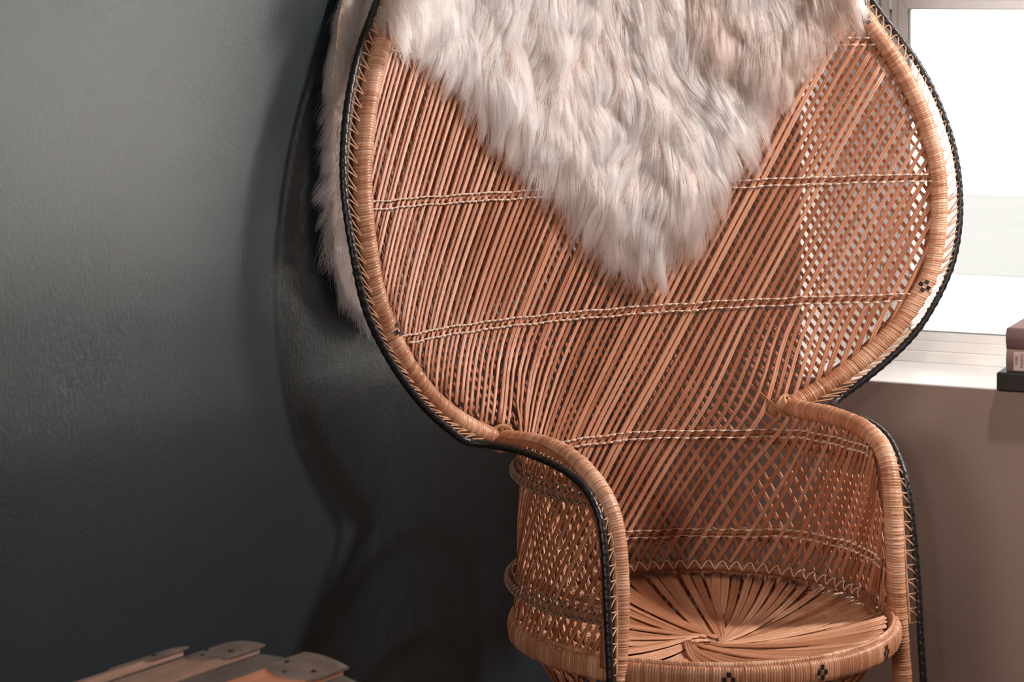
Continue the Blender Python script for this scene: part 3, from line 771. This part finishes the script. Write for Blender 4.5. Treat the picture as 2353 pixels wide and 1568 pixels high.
def grow(nhair, npt=6):
    Fq = np.array(F); a_, b_, c_, d_ = (V[Fq[:, k]] for k in range(4))
    nrm = np.cross(c_ - a_, d_ - b_); area = np.linalg.norm(nrm, axis=1); nrm /= area[:, None] + 1e-12
    col_j = np.arange(len(Fq)) % (nr_ - 1)
    col_a = (np.arange(len(Fq)) // (nr_ - 1)) / NA * .81 - .425
    wgt = area.copy()
    wgt[(col_j >= NF + NR) & (col_a > -.22)] *= .25; wgt[(col_j >= NF + NR) & (col_a < -.39)] *= 2.2                     # hidden inner part of the back
    # outward: the front faces the sitter
    fc = np.where(col_j < NF)[0]
    if nrm[fc][:, 1].mean() > 0: nrm = -nrm
    pick = rng.choice(len(Fq), nhair, p=wgt / wgt.sum())
    u, v = rng.random(nhair), rng.random(nhair)
    root = (a_[pick] * ((1 - u) * (1 - v))[:, None] + b_[pick] * (u * (1 - v))[:, None] + c_[pick] * (u * v)[:, None] + d_[pick] * ((1 - u) * v)[:, None])
    nn = nrm[pick].copy(); jj = col_j[pick]
    inner = (jj >= NF + NR) & (rng.random(nhair) < .5); nn[inner] *= -1
    # flow down the hide, fanned outwards, with slow swirls
    flow = np.zeros((nhair, 3)); flow[:, 2] = -1.0
    flow[:, 0] += np.clip(root[:, 0] * 1.5, -.7, .7) * (jj < NF)
    rim_e = (jj >= NF + NR) & (col_a[pick] < -.385); flow[rim_e, 0] -= rng.uniform(.3, 1.6, rim_e.sum())
    top = (jj >= NF - 4) & (jj < NF + NR + 3)
    flow[top, 1] += np.where(jj[top] < NF + 4, -.5, .5)
    sw = np.array([noise.noise_vector(Vector((p[0] * 9, p[1] * 9, p[2] * 7))) for p in root]); flow += sw * np.array([.9, .3, .35])
    sw2 = np.array([noise.noise_vector(Vector((p[0] * 34 + 5, p[1] * 34, p[2] * 26))) for p in root]); flow += sw2 * np.array([.55, .3, .3])
    flow -= (flow * nn).sum(1)[:, None] * nn * .8
    flow /= np.linalg.norm(flow, axis=1)[:, None]
    tf = [tuft(p[0], p[2] + .98) for p in root]
    ti = np.array([q[0] for q in tf]); tin = np.array([q[1] for q in tf])
    lean = np.random.default_rng(8).normal(0, .16, len(TUFT))
    flow[:, 0] += np.where(jj < NF, lean[ti], 0); flow /= np.linalg.norm(flow, axis=1)[:, None]
    ln = rng.uniform(.026, .050, nhair) * np.where(jj >= NF + NR, .8, 1.0) * (.9 + .15 * np.clip(tin / .02, 0, 1))
    lift = rng.uniform(.38, .62, nhair) + .25 * np.array([noise.noise(Vector((p[0] * 16 + 9, p[1] * 16, p[2] * 12))) for p in root])
    t_ = np.linspace(0, 1, npt)
    out = (np.sin(t_ * 1.9)[None] * lift[:, None] * ln[:, None] * .62)
    al = (t_ ** 1.35)[None] * ln[:, None]
    grav = -(t_ ** 2)[None] * ln[:, None] * .18
    P = root[:, None] + out[:, :, None] * nn[:, None] + al[:, :, None] * flow[:, None]; P[:, :, 2] += grav
    jit = rng.normal(0, 1, (nhair, 3)) * .0030; P += (t_ ** 1.5)[None, :, None] * jit[:, None]
    # locks: tips draw together
    ng = nhair // 60; gi = rng.choice(nhair, ng, replace=False)
    kd = kdtree.KDTree(ng)
    for q, i_ in enumerate(gi): kd.insert(Vector(root[i_]), q)
    kd.balance()
    own = np.array([gi[kd.find(Vector(p))[1]] for p in root])
    cl = rng.uniform(.15, .75, nhair)
    rel = P[own] - root[own][:, None] + root[:, None]
    target = P[own]
    wv = (t_ ** 1.6)[None, :, None] * cl[:, None, None]
    P = P * (1 - wv) + target * wv
    # tone: brown tipped patches towards the upper right, cream elsewhere
    n1 = np.array([noise.noise(Vector((p[0] * 10, p[1] * 10 + 4, p[2] * 8))) for p in root])
    n2 = np.array([noise.noise(Vector((p[0] * 45, p[1] * 45, p[2] * 30))) for p in root[own]])
    tone = np.clip(.12 + 1.15 * np.clip((root[:, 0] + .03) / .20, 0, 1) * np.clip((root[:, 2] + .52) / .35, 0, 1) * (.55 + .9 * n1) + .35 * n1 + .45 * n2 + .22 * (1 - np.clip(tin / .020, 0, 1)) - .05, 0, 1) * (jj < NF + NR)
    tone = np.clip(tone + rng.normal(0, .12, nhair), 0, 1)
    return P, tone
NH, NP = 170000, 6
P, tone = grow(NH, NP)
hc = bpy.data.hair_curves.new('fleece'); hc.add_curves([NP] * NH)
hc.position_data.foreach_set('vector', P.reshape(-1).astype(np.float32))
ra_ = hc.attributes.get('radius') or hc.attributes.new('radius', 'FLOAT', 'POINT')
ra_.data.foreach_set('value', np.tile(np.linspace(.00030, .00007, NP), NH).astype(np.float32))
ta = hc.attributes.new('tone', 'FLOAT', 'CURVE'); ta.data.foreach_set('value', tone.astype(np.float32))
hc.materials.append(M_FUR)
ho = bpy.data.objects.new('fleece', hc); COL.objects.link(ho); ho.parent = FUR; ho['kind'] = 'stuff'

# ------------------------------------------------------------------ old trunk in the lower left
TR = math.radians(34.0)
TD = Vector((math.sin(TR), math.cos(TR), 0)); TP = Vector((math.cos(TR), -math.sin(TR), 0))   # along (away), across (right)
KT = .923
TRUNK = empty('trunk', (-.2721 * KT, 2.6 * KT, 0), -TR)       # local +x across, +y along the length
tag(TRUNK, 'dark weathered domed trunk with wooden slats and riveted metal caps beside the dark wall', 'trunk')
def woodmat(name, c0, c1, sc=10):
    m, N, L, b = mat(name, c1, .62, .3)
    n1 = tex(N, L, sc, 6, stretch=(14, 1, 14), rough=.65); n2 = tex(N, L, 3, 3)
    r = ramp(N, [(.30, c0), (.68, c1)]); v = mathn(N, L, 'ADD', mathn(N, L, 'MULTIPLY', n1.outputs['Fac'], .7), mathn(N, L, 'MULTIPLY', n2.outputs['Fac'], .3))
    L.new(v, r.inputs[0]); L.new(r.outputs[0], b.inputs['Base Color']); bump(N, L, b, n1.outputs['Fac'], .3, .001)
    return m
M_SLAT = woodmat('worn_slat', (.34, .20, .15), (.60, .38, .29)); M_ORANGE = woodmat('orange_slat', (.58, .21, .11), (.85, .38, .22))
M_GREY = woodmat('grey_canvas_lid', (.12, .098, .082), (.22, .18, .15)); M_PLATE, N, L, b = mat('rusty_plate', (.14, .10, .085), .5, .4)
n = tex(N, L, 40, 5); r = ramp(N, [(.3, (.13, .09, .073)), (.7, (.30, .225, .185))]); L.new(n.outputs['Fac'], r.inputs[0]); L.new(r.outputs[0], b.inputs['Base Color'])
PC, RD, ZTOP = .0335 * KT, .50 * KT, CAM_H - .7068 * KT
def dome(p): return ZTOP - RD + math.sqrt(RD * RD - (p - PC) ** 2)
LEN = .60; PW = (-.205, .267)
def arch(name, p0, p1, lo_, hi_, y0, y1, m, parent, n=14, **kw):
    V, F = [], []
    for y in (y0, y1):
        for i in range(n + 1):
            p = p0 + (p1 - p0) * i / n; V += [(p, y, dome(p) + lo_), (p, y, dome(p) + hi_)]
    k = 2 * (n + 1)
    for i in range(n):
        a, b_ = 2 * i, 2 * i + 2
        F += [(a + 1, b_ + 1, k + b_ + 1, k + a + 1), (a, k + a, k + b_, b_), (a, b_, b_ + 1, a + 1), (k + a, k + a + 1, k + b_ + 1, k + b_)]
    F += [(0, 1, k + 1, k), (2 * n, k + 2 * n, k + 2 * n + 1, 2 * n + 1)]
    return fix_normals(new_mesh(name, V, F, m, parent, smooth=False, **kw))
add_box('body', (PW[0], PW[1], -LEN, 0, 0, dome(PW[0]) - .06), M_GREY, TRUNK, .004)
arch('lid', PW[0], PW[1], -.058, 0, -LEN, 0, M_GREY, TRUNK, 24)
for k, (a, c_, m, yo) in enumerate(((-.160, -.109, M_SLAT, .0), (-.046, 0.0, M_SLAT, .0), (.0635, .1137, M_ORANGE, .0), (.170, .218, M_SLAT, -.004))):
    a *= KT; c_ *= KT
    sl = arch('slat', a, c_, .0005, .0085, -LEN - .004, yo + .001, m, TRUNK, 6)
    # rounded riveted cap over the end of the slat
    cx = (a + c_) / 2; hw = (c_ - a) / 2 + .0045; n = 18; V = []; rows = []
    for i in range(n + 1):
        p = cx - hw + 2 * hw * i / n; dep = .045 + .030 * math.sqrt(max(0, 1 - ((p - cx) / hw) ** 2))
        rows.append((p, dep))
    nn_ = 6
    for i, (p, dep) in enumerate(rows):
        for j in range(nn_ + 1):
            y = yo + .004 - dep * j / nn_
            bul = .0018 * (1 - ((p - cx) / hw) ** 2)
            V.append((p, y, dome(p) + .0088 + bul)); 
    nv_ = len(V); V += [(x_, y_, z_ - .0022) for x_, y_, z_ in V]
    F = []
    w_ = nn_ + 1
    for i in range(n):
        for j in range(nn_):
            q = (i * w_ + j, (i + 1) * w_ + j, (i + 1) * w_ + j + 1, i * w_ + j + 1); F.append(q); F.append(tuple(x_ + nv_ for x_ in q[::-1]))
    edge = [i * w_ for i in range(n + 1)] + [n * w_ + j for j in range(1, w_)] + [i * w_ + nn_ for i in range(n - 1, -1, -1)] + [j for j in range(nn_ - 1, 0, -1)]
    for i in range(len(edge)):
        e1, e2 = edge[i], edge[(i + 1) % len(edge)]; F.append((e1, e2, e2 + nv_, e1 + nv_))
    cap = fix_normals(new_mesh('end_cap', V, F, M_PLATE, TRUNK, smooth=False))
    for (dx, dy) in ((-.6, -.036), (0, -.060), (.6, -.036)):
        p = cx + dx * hw; y = yo + dy; zc_ = dome(p) + .0105
        V = [(p, y, zc_ + .0012)]; F = []
        for i in range(10):
            t_ = 2 * math.pi * i / 10; V.append((p + .0030 * math.cos(t_), y + .0030 * math.sin(t_), zc_))
        for i in range(10): F.append((0, 1 + i, 1 + (i + 1) % 10))
        new_mesh('rivet', V, F, M_INLAY, cap)

# ------------------------------------------------------------------ dark board on the sill and two books
def in_wall(o): o.location = C0; o.rotation_euler = (0, 0, -PHI); return o
M_BOARD, N, L, b = mat('dark_board_wood', (.022, .017, .014), .55, .3)
n = tex(N, L, 14, 5, stretch=(1, 9, 9)); r = ramp(N, [(.3, (.008, .006, .005)), (.7, (.018, .0135, .011))]); L.new(n.outputs['Fac'], r.inputs[0]); L.new(r.outputs[0], b.inputs['Base Color'])
BX = .6483; BT = .6527
bo = empty('board', wall_point(BX, -.028, z0), -PHI)
tag(bo, 'thick dark board lying on the white windowsill under two books', 'board')
add_box('board_plank', (0, .62, 0, .20, .0005, BT - z0), M_BOARD, bo, .0025)

def book(name, x, y, z, wd, dp, th, cover, pages, label, r_sp=.004):
    o = empty(name, wall_point(x, y, z), -PHI); tag(o, label, 'book')
    n = 8; sp = [( -.006 * math.sin(math.pi * i / n), th * i / n) for i in range(n + 1)]        # rounded spine, seen in side view (y, z)
    V, F = [], []
    for xx in (0, wd):
        for yy, zz in sp: V.append((xx, yy, zz))
        for yy, zz in reversed(sp): V.append((xx, yy + .0025 + (0 if 0 < zz < th else .0), zz))
    k = 2 * (n + 1)
    for i in range(k):
        j = (i + 1) % k; F.append((i, j, k + j, k + i))
    for i in range(n):
        F.append((i, k - 1 - i, k - 2 - i, i + 1)); F.append((k + i, k + i + 1, 2 * k - 2 - i, 2 * k - 1 - i))
    sp_ = fix_normals(new_mesh('spine', V, F, cover, o, smooth=True))
    add_box('cover', (0, wd, .001, dp, 0, .0028), cover, o, .0006)
    add_box('cover', (0, wd, .001, dp, th - .0028, th), cover, o, .0006)
    add_box('page_block', (.003, wd - .003, .003, dp - .004, .0028, th - .0028), pages, o)
    return o, sp_
M_PAGES, N, L, b = mat('paper', (.72, .66, .60), .9)
n = tex(N, L, 40, 2, stretch=(1, 1, 60)); r = ramp(N, [(.3, (.62, .56, .50)), (.7, (.78, .72, .67))]); L.new(n.outputs['Fac'], r.inputs[0]); L.new(r.outputs[0], b.inputs['Base Color'])
M_CLOTH, N, L, b = mat('dusty_pink_bookcloth', (.38, .25, .22), .85)
n = tex(N, L, 500, 2, stretch=(1, 1, 3)); r = ramp(N, [(.3, (.32, .205, .18)), (.7, (.43, .29, .255))]); L.new(n.outputs['Fac'], r.inputs[0]); L.new(r.outputs[0], b.inputs['Base Color'])
M_MAUVE, N, L, b = mat('mauve_bookcloth', (.25, .15, .145), .85)
n = tex(N, L, 400, 2); r = ramp(N, [(.3, (.21, .125, .12)), (.7, (.29, .175, .17))]); L.new(n.outputs['Fac'], r.inputs[0]); L.new(r.outputs[0], b.inputs['Base Color'])
M_LABEL, N, L, b = mat('pale_spine_label', (.50, .37, .33), .85)
n = tex(N, L, 300, 2); bump(N, L, b, n.outputs['Fac'], .1, .0004)
M_INK, N, L, b = mat('dark_ink', (.045, .03, .028), .8)
n = tex(N, L, 300, 2); bump(N, L, b, n.outputs['Fac'], .05, .0003)
TB = .0372
b1, s1 = book('book', .6631, -.018, BT + .0003, .25, .17, TB, M_CLOTH, M_PAGES, 'lower book with a pink-beige cloth spine and a pale printed label')
b2, s2 = book('book', .6626, -.017, BT + TB + .0006, .24, .165, .0345, M_MAUVE, M_PAGES, 'upper book with a plain mauve spine lying on another book')
add_box('spine_label', (.0125, .075, -.0068, -.0045, .0035, TB - .0035), M_LABEL, b1, .0003)
def word(txt, x, size, zc_):
    cu = bpy.data.curves.new('lettering', 'FONT'); cu.body = txt; cu.size = size; cu.extrude = .0001; cu.align_x = 'CENTER'; cu.align_y = 'CENTER'
    cu.materials.append(M_INK)
    tmp = bpy.data.objects.new('lettering_curve', cu); me = bpy.data.meshes.new_from_object(tmp); bpy.data.objects.remove(tmp)
    o = bpy.data.objects.new('lettering', me); COL.objects.link(o); o.parent = b1; o['kind'] = 'stuff'
    o.location = (x, -.0071, zc_); o.rotation_euler = (math.radians(90), math.radians(-90), 0)
    return o
word('FOER', .0180, .0063, TB * .50 + .0015)
word('THURAS', .0268, .0063, TB * .50 + .0008)
